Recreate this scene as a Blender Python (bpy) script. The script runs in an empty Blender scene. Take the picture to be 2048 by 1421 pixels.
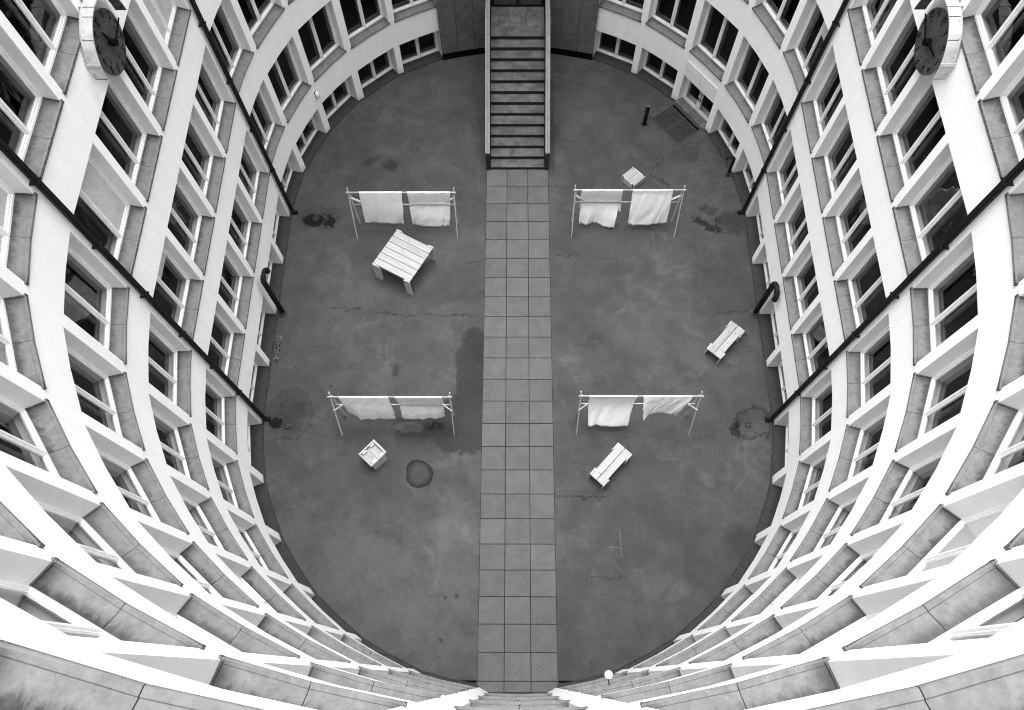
import bpy, bmesh, math, random
from mathutils import Vector, Matrix, noise
random.seed(7)
R = math.radians
SC = bpy.context.scene
COL = SC.collection
S = 0.83          # the scene is drawn in survey units and brought to metres at the end

# ---------------------------------------------------------------- camera
H = 24.16981
TH, RO, YAW = R(22.971633), R(-0.4915828), R(-0.6024526)
cy_, sy_ = math.cos(YAW), math.sin(YAW)
R0 = Vector((cy_, -sy_, 0)); HF = Vector((sy_, cy_, 0))
FW = (HF * math.sin(TH) + Vector((0, 0, -math.cos(TH)))).normalized()
U0 = HF * math.cos(TH) + Vector((0, 0, math.sin(TH)))
RR = R0 * math.cos(RO) + U0 * math.sin(RO)
UU = U0 * math.cos(RO) - R0 * math.sin(RO)
cam = bpy.data.cameras.new('camera'); cam_o = bpy.data.objects.new('camera', cam); COL.objects.link(cam_o)
M3 = Matrix((RR, UU, -FW)).transposed()
cam_o.matrix_world = Matrix.Translation(Vector((-0.0817, 0, H)) * S) @ M3.to_4x4()
cam.sensor_width = 36; cam.lens = 36 * 1527.6 / 2048; cam.clip_start = .05; cam.clip_end = 500
SC.camera = cam_o

# ---------------------------------------------------------------- sky, sun, exposure
SUN_EL, SUN_AZ = R(80), R(-15)       # azimuth measured from +y towards +x
w = bpy.data.worlds.new('World'); SC.world = w; w.use_nodes = True
nt = w.node_tree; nt.nodes.clear()
sky = nt.nodes.new('ShaderNodeTexSky'); sky.sky_type = 'NISHITA'; sky.sun_disc = False
sky.sun_elevation = SUN_EL; sky.sun_rotation = SUN_AZ; sky.dust_density = 6; sky.air_density = 1.0
bw = nt.nodes.new('ShaderNodeRGBToBW'); bg = nt.nodes.new('ShaderNodeBackground'); bg.inputs[1].default_value = .08
ow = nt.nodes.new('ShaderNodeOutputWorld')
nt.links.new(sky.outputs[0], bw.inputs[0]); nt.links.new(bw.outputs[0], bg.inputs[0]); nt.links.new(bg.outputs[0], ow.inputs[0])
sl = bpy.data.lights.new('sun', 'SUN'); sl.energy = 1.5; sl.angle = R(80); sl.color = (1, 1, 1)
so = bpy.data.objects.new('sun', sl); COL.objects.link(so)
sd = Vector((math.sin(SUN_AZ) * math.cos(SUN_EL), math.cos(SUN_AZ) * math.cos(SUN_EL), math.sin(SUN_EL)))
so.rotation_euler = sd.to_track_quat('Z', 'Y').to_euler()
SC.view_settings.view_transform = 'Standard'; SC.view_settings.look = 'None'
SC.view_settings.exposure = 2.3; SC.view_settings.gamma = 1
SC.render.engine = 'CYCLES'
SC.cycles.max_bounces = 10; SC.cycles.diffuse_bounces = 8; SC.cycles.glossy_bounces = 4
SC.cycles.transparent_max_bounces = 12
SC.cycles.pixel_filter_type = 'BLACKMAN_HARRIS'; SC.cycles.filter_width = 1.05
SC.render.resolution_x = 1024; SC.render.resolution_y = 710

# ---------------------------------------------------------------- material kit (greyscale scene)
class NT:
    def __init__(s, name, bsdf=True):
        s.m = bpy.data.materials.new(name); s.m.use_nodes = True; s.t = s.m.node_tree; s.t.nodes.clear()
        s.out = s.n('OutputMaterial')
        s.b = s.n('BsdfPrincipled'); s.l(s.b.outputs[0], s.out.inputs[0])
        tc = s.n('TexCoord'); mp = s.n('Mapping'); mp.inputs['Scale'].default_value = (1 / S,) * 3
        s.l(tc.outputs['Object'], mp.inputs[0]); s.co = mp.outputs[0]
        s.oi = s.n('ObjectInfo').outputs['Random']
    def n(s, k, **kw):
        x = s.t.nodes.new('ShaderNode' + k)
        for a, b in kw.items(): setattr(x, a, b)
        return x
    def l(s, a, b): s.t.links.new(a, b)
    def set(s, sock, v):
        if isinstance(v, (int, float)): sock.default_value = v
        elif isinstance(v, tuple): sock.default_value = v
        else: s.l(v, sock)
    def math(s, op, a, b=0.0, c=0.0, clamp=False):
        x = s.n('Math', operation=op); x.use_clamp = clamp
        s.set(x.inputs[0], a); s.set(x.inputs[1], b); s.set(x.inputs[2], c)
        return x.outputs[0]
    def mul(s, a, b): return s.math('MULTIPLY', a, b)
    def add(s, a, b): return s.math('ADD', a, b)
    def noise(s, scale, detail=4, rough=.6, co=None, off=0, dist=0.0):
        mp = s.n('Mapping'); s.l(co or s.co, mp.inputs[0]); mp.inputs['Location'].default_value = (off, off * 1.7, off * .6)
        if isinstance(scale, tuple): mp.inputs['Scale'].default_value = scale; sc = 1
        else: sc = scale
        x = s.n('TexNoise'); s.l(mp.outputs[0], x.inputs['Vector']); x.inputs['Scale'].default_value = sc
        x.inputs['Detail'].default_value = detail; x.inputs['Roughness'].default_value = rough; x.inputs['Distortion'].default_value = dist
        return x.outputs['Fac']
    def mr(s, v, a, b, c=0.0, d=1.0, smooth=True):
        x = s.n('MapRange', interpolation_type='SMOOTHSTEP' if smooth else 'LINEAR')
        s.set(x.inputs[0], v); s.set(x.inputs[1], a); s.set(x.inputs[2], b); s.set(x.inputs[3], c); s.set(x.inputs[4], d)
        return x.outputs[0]
    def mix(s, f, a, b):
        return s.add(a, s.mul(f, s.math('SUBTRACT', b, a)))
    def rndco(s, k=37.0):
        v = s.n('CombineXYZ'); r = s.mul(s.oi, k); s.l(r, v.inputs[0]); s.l(r, v.inputs[1])
        a = s.n('VectorMath', operation='ADD'); s.l(s.co, a.inputs[0]); s.l(v.outputs[0], a.inputs[1]); return a.outputs[0]
    def xyz(s, co=None):
        x = s.n('SeparateXYZ'); s.l(co or s.co, x.inputs[0]); return x.outputs
    def bump(s, h, strength=.3, dist=.01):
        x = s.n('Bump'); x.inputs['Strength'].default_value = strength; x.inputs['Distance'].default_value = dist
        s.l(h, x.inputs['Height']); s.l(x.outputs[0], s.b.inputs['Normal'])
    def done(s, col, rough=.8, spec=.3, metal=0.0):
        s.set(s.b.inputs['Base Color'], (col, col, col, 1) if isinstance(col, (int, float)) else col)
        s.set(s.b.inputs['Roughness'], rough); s.b.inputs['Specular IOR Level'].default_value = spec
        s.b.inputs['Metallic'].default_value = metal
        return s.m

def plain(name, c, rough=.7, spec=.3, var=.12, sc=6.0, rnd=0.0, metal=0.0):
    k = NT(name); co = k.rndco()
    v = k.mul(c, k.mr(k.noise(sc, 5, .65, co), .3, .7, 1 - var, 1 + var))
    if rnd: v = k.mul(v, k.mr(k.oi, 0, 1, 1 - rnd, 1 + rnd, False))
    return k.done(v, rough, spec, metal)

# painted plaster wall
k = NT('painted_plaster')
x_, y_, z_ = k.xyz()
v = k.mr(k.noise(1.1, 6, .62), .3, .7, .885, .91)
v = k.mul(v, k.mr(k.noise((3.4, 3.4, .30), 6, .65, off=4), .36, .62, .965, 1.0))       # faint rain streaks
v = k.mul(v, k.mr(k.noise(7, 7, .75, off=9), .58, .72, 1.0, .93))
# darker towards the foot of the wall
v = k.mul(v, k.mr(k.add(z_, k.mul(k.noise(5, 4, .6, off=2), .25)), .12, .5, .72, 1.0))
k.bump(k.noise(70, 3, .6), .12, .004)
WALL = k.done(v, .85, .2)
REVEAL = plain('reveal_plaster_shaded', .74, .85, .2, .04, 3)  # greyer than the wall plaster: shade of the recess put into the colour

# stone sills: pale centre washed by rain, dark lichen against frame and jambs, white droppings
def sill_mat(name, base, dark, lich=1.0):
    k = NT(name); co = k.rndco(60)
    x, y, z = k.xyz()
    n1 = k.noise(3.5, 6, .68, co); n2 = k.noise(14, 6, .72, co, 5)
    n3 = k.noise((7., 3.0, 3.0), 7, .75, co, 17, .5)                          # runoff streaks across the ledge
    base_v = k.mul(k.mul(base, k.mr(n2, .3, .7, .86, 1.14)), k.mr(n1, .3, .7, .90, 1.08))
    base_v = k.mul(base_v, k.mr(n3, .35, .65, .88, 1.06))
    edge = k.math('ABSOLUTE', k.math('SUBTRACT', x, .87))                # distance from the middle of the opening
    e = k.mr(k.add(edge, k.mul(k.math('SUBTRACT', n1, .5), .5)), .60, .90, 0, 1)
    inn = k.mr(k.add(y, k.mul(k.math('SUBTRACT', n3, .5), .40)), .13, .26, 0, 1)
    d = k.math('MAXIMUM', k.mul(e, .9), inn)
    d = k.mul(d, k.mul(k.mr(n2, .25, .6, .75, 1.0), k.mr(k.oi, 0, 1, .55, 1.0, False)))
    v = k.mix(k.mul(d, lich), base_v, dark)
    lip = k.mr(y, -.012, -.004, 1, 0)                                       # front edge: pale worn arris with black crust
    crust = k.mul(k.mr(y, -.034, -.026, 1, 0), k.mr(k.noise(38, 4, .7, co), .45, .55))
    v = k.mix(k.mul(lip, .45), v, base * 1.25)
    v = k.mix(crust, v, .03)
    sp = k.mr(k.noise(40, 3, .6, co, 11), .73, .75)
    v = k.mix(k.mul(sp, .6), v, .45)
    sp2 = k.mr(k.noise(55, 2, .5, co, 3), .68, .72)
    v = k.mix(k.mul(sp2, .5), v, .06)
    k.bump(n2, .35, .006)
    return k.done(v, .8, .3)
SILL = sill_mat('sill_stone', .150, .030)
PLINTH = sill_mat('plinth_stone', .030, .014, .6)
FRAME = plain('frame_paint', .80, .45, .4, .04, 5)
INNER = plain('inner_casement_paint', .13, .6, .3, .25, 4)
BLIND = plain('blind_fabric', .88, .85, .1, .03, 2)
DARKM = plain('black_iron', .007, .6, .22, .35, 14)
BLACK = plain('black_stone', .004, .8, .05, .3, 9)

# glass
g = bpy.data.materials.new('window_glass'); g.use_nodes = True; t = g.node_tree; t.nodes.clear()
o_ = t.nodes.new('ShaderNodeOutputMaterial'); mx = t.nodes.new('ShaderNodeMixShader'); tr = t.nodes.new('ShaderNodeBsdfTransparent')
gl = t.nodes.new('ShaderNodeBsdfGlossy'); gl.inputs['Roughness'].default_value = .015; tr.inputs[0].default_value = (.9, .9, .9, 1)
fr = t.nodes.new('ShaderNodeFresnel'); fr.inputs[0].default_value = 1.5
ns = t.nodes.new('ShaderNodeTexNoise'); ns.inputs['Scale'].default_value = 1.6; bp = t.nodes.new('ShaderNodeBump')
bp.inputs['Strength'].default_value = .10; bp.inputs['Distance'].default_value = .05
t.links.new(ns.outputs[0], bp.inputs['Height']); t.links.new(bp.outputs[0], gl.inputs['Normal'])
geo = t.nodes.new('ShaderNodeNewGeometry'); inv = t.nodes.new('ShaderNodeMath'); inv.operation = 'SUBTRACT'; inv.inputs[0].default_value = 1
t.links.new(geo.outputs['Backfacing'], inv.inputs[1]); fm = t.nodes.new('ShaderNodeMath'); fm.operation = 'MULTIPLY'
t.links.new(fr.outputs[0], fm.inputs[0]); t.links.new(inv.outputs[0], fm.inputs[1])
t.links.new(fm.outputs[0], mx.inputs[0]); t.links.new(tr.outputs[0], mx.inputs[1]); t.links.new(gl.outputs[0], mx.inputs[2]); t.links.new(mx.outputs[0], o_.inputs[0])
GLASS = g
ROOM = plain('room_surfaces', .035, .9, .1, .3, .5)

# wood
def wood(name, base, along):
    k = NT(name); co = k.rndco(40)
    sc = [26.0, 26.0, 26.0]; sc[along] = 1.3
    gr = k.noise(tuple(sc), 5, .65, co, 0, .6)
    v = k.mul(base, k.mr(gr, .3, .7, .80, 1.10))
    sc2 = [9.0, 9.0, 9.0]; sc2[along] = 3.5
    kn = k.n('TexVoronoi'); mp = k.n('Mapping'); k.l(co, mp.inputs[0]); mp.inputs['Scale'].default_value = tuple(sc2); k.l(mp.outputs[0], kn.inputs['Vector']); kn.inputs['Scale'].default_value = .8
    knot = k.mr(kn.outputs['Distance'], .07, .15, 1, 0)
    v = k.mix(k.mul(knot, .8), v, base * .22)
    v = k.mul(v, k.mr(k.oi, 0, 1, .9, 1.08, False))
    k.bump(gr, .2, .003)
    return k.done(v, .7, .3)
WOOD = wood('pale_pine', .36, 0)
WOODZ = wood('pale_pine_upright', .46, 2)

# cloth
k = NT('bleached_linen'); co = k.rndco(30)
v = k.mul(.90, k.mr(k.noise((18., 18., 3.), 5, .7, co), .3, .7, .93, 1.03))
k.bump(k.noise((30., 30., 6.), 5, .7, co), .5, .01)
k.b.inputs['Subsurface Weight'].default_value = 0
CLOTH = k.done(v, .95, .05)

# concrete / stone for path, stairs, cladding
def stone(name, base, rnd=.10, speck=.16, scale=60.0, stain=.25):
    k = NT(name); co = k.rndco(50)
    v = k.mul(base, k.mr(k.oi, 0, 1, 1 - rnd, 1 + rnd, False))
    v = k.mul(v, k.mr(k.noise(scale, 3, .8, co), .3, .7, 1 - speck, 1 + speck))
    v = k.mul(v, k.mr(k.noise(2.6, 6, .65, co, 3), .32, .68, 1 - stain, 1 + stain * .5))
    sp = k.mr(k.noise(90, 1, .5, co, 7), .70, .74)
    v = k.mix(k.mul(sp, .5), v, base * 2.2)
    k.bump(k.noise(scale, 3, .8, co), .3, .004)
    return k.done(v, .85, .25)
SLAB = stone('path_concrete', .090, .085, .26, 60., .14)
TREAD = stone('stair_stone', .094, .12, .16, 45., .42)
COPING = stone('coping_stone_grey', .20, .06, .10, 45., .12)
CLAD = stone('cladding_stone', .11, .10, .14, 40., .25)
RISER = plain('stair_stone_shaded', .026, .8, .2, .35, 5)  # darkened stair stone: shade on upright faces put into the colour
BED = plain('joint_mortar', .02, .95, .1, .3, 12)

# ground: worn asphalt with stains, patches and cracks
k = NT('courtyard_asphalt')
d1 = k.n('TexNoise'); k.l(k.co, d1.inputs['Vector']); d1.inputs['Scale'].default_value = 2.2; d1.inputs['Detail'].default_value = 6; d1.inputs['Roughness'].default_value = .7
d2 = k.n('TexNoise'); k.l(k.co, d2.inputs['Vector']); d2.inputs['Scale'].default_value = 9; d2.inputs['Detail'].default_value = 5; d2.inputs['Roughness'].default_value = .75
def warp(node, amt):
    a = k.n('VectorMath', operation='SUBTRACT'); k.l(node.outputs['Color'], a.inputs[0]); a.inputs[1].default_value = (.5, .5, .5)
    b = k.n('VectorMath', operation='MULTIPLY'); k.l(a.outputs[0], b.inputs[0]); b.inputs[1].default_value = (amt, amt, 0)
    return b.outputs[0]
def vadd(a, b):
    x = k.n('VectorMath', operation='ADD'); k.l(a, x.inputs[0]); k.l(b, x.inputs[1]); return x.outputs[0]
co_soft = vadd(k.co, warp(d1, 1.1)); co_edge = vadd(co_soft, warp(d2, .35)); co_crk = vadd(k.co, warp(d1, .75)); co_crk = vadd(co_crk, warp(d2, .16))
co_mid = vadd(vadd(k.co, warp(d1, .75)), warp(d2, .14)); co_small = vadd(vadd(k.co, warp(d1, .35)), warp(d2, .12))
def ell(cx, cy, rx, ry, rot=0, co=None, soft=.15):
    mp = k.n('Mapping'); mp.vector_type = 'TEXTURE'; k.l(co or co_soft, mp.inputs[0])
    mp.inputs['Location'].default_value = (cx, cy, 0); mp.inputs['Rotation'].default_value = (0, 0, R(rot)); mp.inputs['Scale'].default_value = (rx, ry, 1e3)
    ln = k.n('VectorMath', operation='LENGTH'); k.l(mp.outputs[0], ln.inputs[0])
    return ln.outputs['Value']
def disc(L, soft=.2): return k.mr(L, 1 - soft, 1 + soft * .3, 1, 0)
def ring(L, w_=.12): return k.math('MULTIPLY', k.mr(L, 1 - w_ * 2.5, 1, 0, 1), k.mr(L, 1, 1 + w_ * .4, 1, 0))
fine = k.noise(120, 2, .8)
big = k.noise(.28, 5, .6, dist=.6); mid = k.noise(1.3, 7, .68, off=5, dist=.3); mid2 = k.noise(.7, 8, .72, off=13, dist=1.0)
v = k.mul(.052, k.mr(big, .35, .65, .86, 1.16))
v = k.mul(v, k.mr(mid, .3, .7, .84, 1.16))
v = k.mul(v, k.mr(mid2, .54, .68, 1.0, 1.30))
v = k.mul(v, k.mr(k.noise(1.9, 8, .75, off=31, dist=.8), .60, .72, 1.0, .68))
v = k.mul(v, k.mr(fine, .3, .7, .74, 1.26)); v = k.mul(v, k.mr(k.noise(55, 3, .8, off=41), .3, .7, .84, 1.16))
v = k.mul(v, k.mr(k.noise(28, 3, .7, off=8), .3, .7, .90, 1.08))
gx, gy, gz = k.xyz()
# broad paler areas towards the lower left part of the court
v = k.mul(v, k.mr(disc(ell(-3.2, 3.0, 4.0, 3.2), .8), 0, 1, 1, 1.22))
v = k.mul(v, k.mr(disc(ell(-1.9, 3.6, .9, 2.4), .7), 0, 1, 1, 1.22))
def dk(m, f):
    global v
    v = k.mul(v, k.mr(m, 0, 1, 1, f, False))
# wet zone along the path and under the lower left rack
wet = k.math('MAXIMUM', k.math('MAXIMUM', disc(ell(-1.45, 9.6, .70, 1.75, 0, co_mid), .1), disc(ell(-1.85, 7.75, 1.15, 1.05, 0, co_mid), .1)), disc(ell(-3.1, 7.75, 1.15, .6, 8, co_mid), .3))
wet = k.mul(wet, k.math('LESS_THAN', gx, -1.18))
dk(wet, .56)
dk(disc(ell(-3.59, 7.65, .52, .19, 0, co_small), .15), 2.0)
dk(disc(ell(-2.1, 6.55, 1.0, .20, 10, co_edge), .5), 1.25)
dk(disc(ell(-2.7, 7.75, .28, .10, 20, co_edge), .3), .35)
# stains round the four drains
dk(disc(ell(-7.58, 15.66, .42, .30, 0, co_small), .25), .12); dk(disc(ell(-6.98, 15.62, .20, .42, 15, co_edge), .3), .15)
dk(disc(ell(-7.4, 15.8, 1.0, .65), .5), .72)
dk(disc(ell(-8.02, 7.80, .22, .22, 0, co_small), .2), .12); dk(disc(ell(-7.57, 8.06, .62, .78), .35), .62); dk(ring(ell(-7.57, 8.06, .75, .9, 0, co_edge), .1), .7)
dk(disc(ell(-7.6, 7.72, .17, .17, 0, co_small), .3), .2)
dk(disc(ell(6.96, 15.50, .62, .16, -28, co_edge), .35), .25); dk(disc(ell(7.15, 16.2, .45, .13, 5, co_edge), .5), .55); dk(disc(ell(7.9, 15.6, .62, .5), .3), .62)
dk(ring(ell(7.83, 7.84, .62, .58, 0, co_edge), .14), .45); dk(disc(ell(7.22, 7.55, .24, .36, 0, co_edge), .4), .3)
# smears, scuffs, patches
dk(disc(ell(-5.64, 18.35, .50, .22, 35, co_edge), .6), .6); dk(disc(ell(-4.87, 18.15, .32, .42, -30, co_edge), .6), .5); dk(disc(ell(-6.3, 17.5, .5, .3, 20, co_edge), .7), .75)
rp = ell(-3.17, 6.08, .42, .46, 20, vadd(vadd(k.co, warp(d1, .34)), warp(d2, .05)))
dk(disc(rp, .04), .82); dk(ring(rp, .22), .45); dk(ring(rp, .06), .6)
dk(disc(ell(6.44, 18.7, .66, .46, 0, co_mid), .10), .85); dk(ring(ell(6.44, 18.7, .72, .52, 0, co_mid), .05), 1.18)
dk(disc(ell(1.55, 18.65, .30, .5, 0, co_small), .3), 1.25); dk(disc(ell(1.35, 20.2, .18, 2.4), .4), .8)
dk(disc(ell(2.6, 10.75, .5, .28, 30, co_edge), .6), .78); dk(disc(ell(-4.2, 9.7, .22, .3, 0, co_edge), .6), .62); dk(disc(ell(7.2, 3.9, .8, .6), .7), .75)
for (a, b, r_) in ((-1.83, 2.27, .07), (-2.17, 2.26, .05), (-2.30, 1.10, .07), (-4.4, 4.2, .04), (-6.3, 9.1, .05), (-6.2, 16.9, .05), (7.9, 11.0, .07)):
    dk(disc(ell(a, b, r_, r_ * 1.1, 0, co_small), .3), .5)
def seg(x0, y0, x1, y1, wd, co, f, soft=1.6):
    cx, cy = (x0 + x1) / 2, (y0 + y1) / 2; L = math.hypot(x1 - x0, y1 - y0) / 2; a = math.degrees(math.atan2(y1 - y0, x1 - x0))
    mp = k.n('Mapping'); mp.vector_type = 'TEXTURE'; k.l(co, mp.inputs[0]); mp.inputs['Location'].default_value = (cx, cy, 0); mp.inputs['Rotation'].default_value = (0, 0, R(a))
    sx, sy, sz = k.xyz(mp.outputs[0])
    m = k.mul(k.mr(k.math('ABSOLUTE', sy), wd, wd * soft, 1, 0), k.mr(k.math('ABSOLUTE', sx), L * .85, L, 1, 0))
    dk(m, f)
for p in ((-6.7, 12.0, -5.5, 12.04), (-5.3, 11.85, -1.4, 11.75), (1.2, 14.22, 3.6, 14.04), (6.7, 11.9, 8.3, 11.9), (2.2, 2.9, 3.4, 2.8), (1.2, 5.33, 2.9, 5.34), (5.7, 18.5, 5.0, 17.8), (5.0, 17.8, 5.8, 17.1), (-1.9, 13.9, -1.4, 13.86)):
    seg(*p, .008, co_crk, .25, 2.4)
for p, f in (((4.96, 15.3, 5.08, 13.4), 1.18), ((5.31, 8.3, 5.3, 4.0), 1.10), ((3.2, 4.36, 3.22, 3.41), 1.5), ((2.85, 3.78, 3.23, 3.75), 1.4), ((7.45, 7.1, 7.35, 6.0), 1.16), ((7.35, 6.0, 6.9, 5.5), 1.25), ((-1.5, 17.3, -1.5, 19.5), 1.15), ((1.5, 17.2, 1.5, 22.5), 1.15), ((5.1, 17.5, 5.9, 16.9), 1.3)):
    seg(*p, .018, vadd(k.co, warp(d1, .12)), f, 2.0)
# worn gutter line all round and pale specks
sp = k.mr(k.noise(42, 1, .5, off=21), .755, .77)
v = k.mix(k.mul(sp, .7), v, .2)
k.bump(k.add(fine, k.mul(mid, 2)), .25, .004)
GROUND = k.done(v, .9, .2)

# ---------------------------------------------------------------- mesh kit
MESHES = []
def mesh(name, bm, mat, smooth=False):
    bmesh.ops.recalc_face_normals(bm, faces=bm.faces)
    me = bpy.data.meshes.new(name); bm.to_mesh(me); bm.free()
    mats = mat if isinstance(mat, (list, tuple)) else [mat]
    for m in mats: me.materials.append(m)
    if smooth: me.polygons.foreach_set('use_smooth', [True] * len(me.polygons))
    return me
def link(name, me, parent=None, loc=(0, 0, 0), rot=None, scale=None):
    o = bpy.data.objects.new(name, me); COL.objects.link(o)
    if parent is not None: o.parent = parent
    o.location = loc
    if rot is not None: o.rotation_euler = rot
    if scale is not None: o.scale = scale
    return o
def obj(name, bm, mat, parent=None, loc=(0, 0, 0), rot=None, smooth=False): return link(name, mesh(name, bm, mat, smooth), parent, loc, rot)
def tag(o, label=None, cat=None, group=None, kind=None):
    if label: o['label'] = label
    if cat: o['category'] = cat
    if group: o['group'] = group
    if kind: o['kind'] = kind
    return o
def thing(name, label, cat, loc=(0, 0, 0), rz=0, group=None):
    o = bpy.data.objects.new(name, None); COL.objects.link(o); o.location = loc; o.rotation_euler = (0, 0, rz); o.empty_display_size = .1
    return tag(o, label, cat, group)
def copy_tree(o, parent=None):
    c = o.copy(); COL.objects.link(c); c.parent = parent
    for ch in [x for x in list(bpy.data.objects) if x.parent is o and x is not c]: copy_tree(ch, c)
    return c
def box(bm, a, b, mi=0):
    x0, y0, z0 = a; x1, y1, z1 = b
    vs = [bm.verts.new(p) for p in ((x0, y0, z0), (x1, y0, z0), (x1, y1, z0), (x0, y1, z0), (x0, y0, z1), (x1, y0, z1), (x1, y1, z1), (x0, y1, z1))]
    for f in ((0, 3, 2, 1), (4, 5, 6, 7), (0, 1, 5, 4), (1, 2, 6, 5), (2, 3, 7, 6), (3, 0, 4, 7)):
        bm.faces.new([vs[i] for i in f]).material_index = mi
    return vs
def beam(bm, p, q, w_, h_, up=(0, 0, 1)):
    p = Vector(p); q = Vector(q); d = (q - p).normalized(); u = Vector(up)
    if abs(d.dot(u)) > .98: u = Vector((1, 0, 0))
    s_ = d.cross(u).normalized(); u = s_.cross(d).normalized()
    vs = []
    for c in (p, q):
        for a, b in ((-1, -1), (1, -1), (1, 1), (-1, 1)): vs.append(bm.verts.new(c + s_ * a * w_ / 2 + u * b * h_ / 2))
    for f in ((3, 2, 1, 0), (4, 5, 6, 7), (0, 1, 5, 4), (1, 2, 6, 5), (2, 3, 7, 6), (3, 0, 4, 7)): bm.faces.new([vs[i] for i in f])
def poly(bm, pts, mi=0):
    f = bm.faces.new([bm.verts.new(p) for p in pts]); f.material_index = mi; return f
def tube(bm, pts, r_, n=14, cap=True):
    rings = []
    pts = [Vector(p) for p in pts]
    ref = Vector((0, 1, 0)) if abs((pts[1] - pts[0]).normalized().y) < .9 else Vector((1, 0, 0))
    for i, p in enumerate(pts):
        d = (pts[min(i + 1, len(pts) - 1)] - pts[max(i - 1, 0)]).normalized()
        a = d.cross(ref); a = a.normalized() if a.length > .15 else d.cross(Vector((1, 0, 0))).normalized()
        b = d.cross(a).normalized(); rr = r_[i] if isinstance(r_, (list, tuple)) else r_
        rings.append([bm.verts.new(p + (a * math.cos(6.28319 * j / n) + b * math.sin(6.28319 * j / n)) * rr) for j in range(n)])
    for i in range(len(rings) - 1):
        for j in range(n): bm.faces.new([rings[i][j], rings[i][(j + 1) % n], rings[i + 1][(j + 1) % n], rings[i + 1][j]])
    if cap: bm.faces.new(rings[0][::-1]); bm.faces.new(rings[-1])
def extrude_profile(bm, prof, x0, x1, bow=None, mi=0):
    # profile in (y,z); swept from x0 to x1; bow(x) gives an outward offset for the points nearest the court
    a = [bm.verts.new((x0, y + (bow(x0) if bow else 0) * (1 if y < .2 else 0), z)) for y, z in prof]
    b = [bm.verts.new((x1, y + (bow(x1) if bow else 0) * (1 if y < .2 else 0), z)) for y, z in prof]
    n = len(prof)
    for i in range(n): bm.faces.new([a[i], a[(i + 1) % n], b[(i + 1) % n], b[i]]).material_index = mi
    bm.faces.new(a[::-1]); bm.faces.new(b)
def bevel_all(bm, off, seg_=1):
    bmesh.ops.bevel(bm, geom=[e for e in bm.edges], offset=off, segments=seg_, affect='EDGES', clamp_overlap=True)

# ---------------------------------------------------------------- ground
bm = bmesh.new(); gs = 60
poly(bm, [(-gs, -gs + 10, 0), (gs, -gs + 10, 0), (gs, gs + 10, 0), (-gs, gs + 10, 0)])
tag(obj('courtyard_ground', bm, GROUND), kind='structure')

# ---------------------------------------------------------------- plan of the court
PL = {1: ((1.110, -.232), (2.822, .154)), 2: ((3.053, .258), (4.607, 1.043)), 3: ((4.811, 1.200), (6.146, 2.320)),
      4: ((6.309, 2.525), (7.348, 3.927)), 5: ((7.459, 4.168), (8.142, 5.762)), 6: ((8.191, 6.016), (8.472, 7.744)),
      7: ((8.487, 8.080), (8.490, 9.800)), 8: ((8.492, 10.030), (8.494, 11.790)), 9: ((8.494, 12.032), (8.492, 13.806)),
      10: ((8.490, 14.052), (8.487, 15.812)), 11: ((8.470, 16.170), (8.217, 17.791)), 12: ((8.114, 18.023), (7.486, 19.642)),
      13: ((7.346, 19.889), (6.360, 21.268)), 14: ((6.138, 21.447), (4.835, 22.630)), 15: ((4.616, 22.735), (3.082, 23.520)),
      16: ((2.860, 23.62), (1.120, 23.99))}
STRAIGHT = (7, 8, 9, 10)
ZS = [0.0, 2.665, 6.102, 9.553, 13.022, 16.477, 19.930]      # sill levels
OPH = 2.30; L0H = 1.47; ZTOP = 23.25
# openings going counter-clockwise: (bay, side, A, B)
OPN = [(0, 1, (-.855, -.375), (.855, -.375))]
for b in range(1, 17): OPN.append((b, 1, PL[b][0], PL[b][1]))
OPN.append((17, 1, (.86, 24.03), (-.86, 24.03)))
for b in range(16, 0, -1): OPN.append((b, -1, (-PL[b][1][0], PL[b][1][1]), (-PL[b][0][0], PL[b][0][1])))
def openz(b, L):
    if L == 0:
        return None if b >= 16 else ((0.0, 2.35) if b == 0 else (0.0, L0H))
    if b >= 16 and L == 1: return None
    return (ZS[L], ZS[L] + OPH)
# continuous outline points (A, mid, B per bay)
OUT = []
for (b, sd_, A, B) in OPN:
    A = Vector((*A, 0)); B = Vector((*B, 0)); t_ = (B - A); w_ = t_.length; t_ /= w_; n_ = Vector((t_.y, -t_.x, 0))
    sag = 0 if b in STRAIGHT else .028
    OUT.append((A, b, sd_, 0)); OUT.append(((A + B) / 2 + n_ * sag, b, sd_, 1)); OUT.append((B, b, sd_, 2))
NO = len(OUT)

BLD = thing('courtyard_building', 'white plastered office building ringing the oval courtyard with rows of deep square windows', 'building')
bm = bmesh.new()
ROWS = [0.0, L0H, 2.35]
for z in ZS[1:]: ROWS += [z - .05, z + OPH]
ROWS.append(ZTOP)
ROWS = sorted(ROWS)
VV = {}
def wv(i, r_):
    key = (i % NO, r_)
    if key not in VV: p = OUT[i % NO][0]; VV[key] = bm.verts.new((p.x, p.y, ROWS[r_]))
    return VV[key]
def is_open(b, zc):
    for L in range(7):
        o = openz(b, L)
        if o and (o[0] - .05) < zc < o[1]: return True
    if b >= 16 and zc < 6.0: return True      # stone porch there
    return False
for i in range(NO):
    P, b, sd_, kd = OUT[i]
    for r_ in range(len(ROWS) - 1):
        zc = (ROWS[r_] + ROWS[r_ + 1]) / 2
        if kd in (0, 1) and is_open(b, zc): continue
        if kd == 2 and zc < 6.0 and ((b == 15 and sd_ == 1) or b >= 16): continue
        bm.faces.new([wv(i, r_), wv(i + 1, r_), wv(i + 1, r_ + 1), wv(i, r_ + 1)])
WALLO = link('wall', mesh('wall', bm, WALL, True), BLD)

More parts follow.
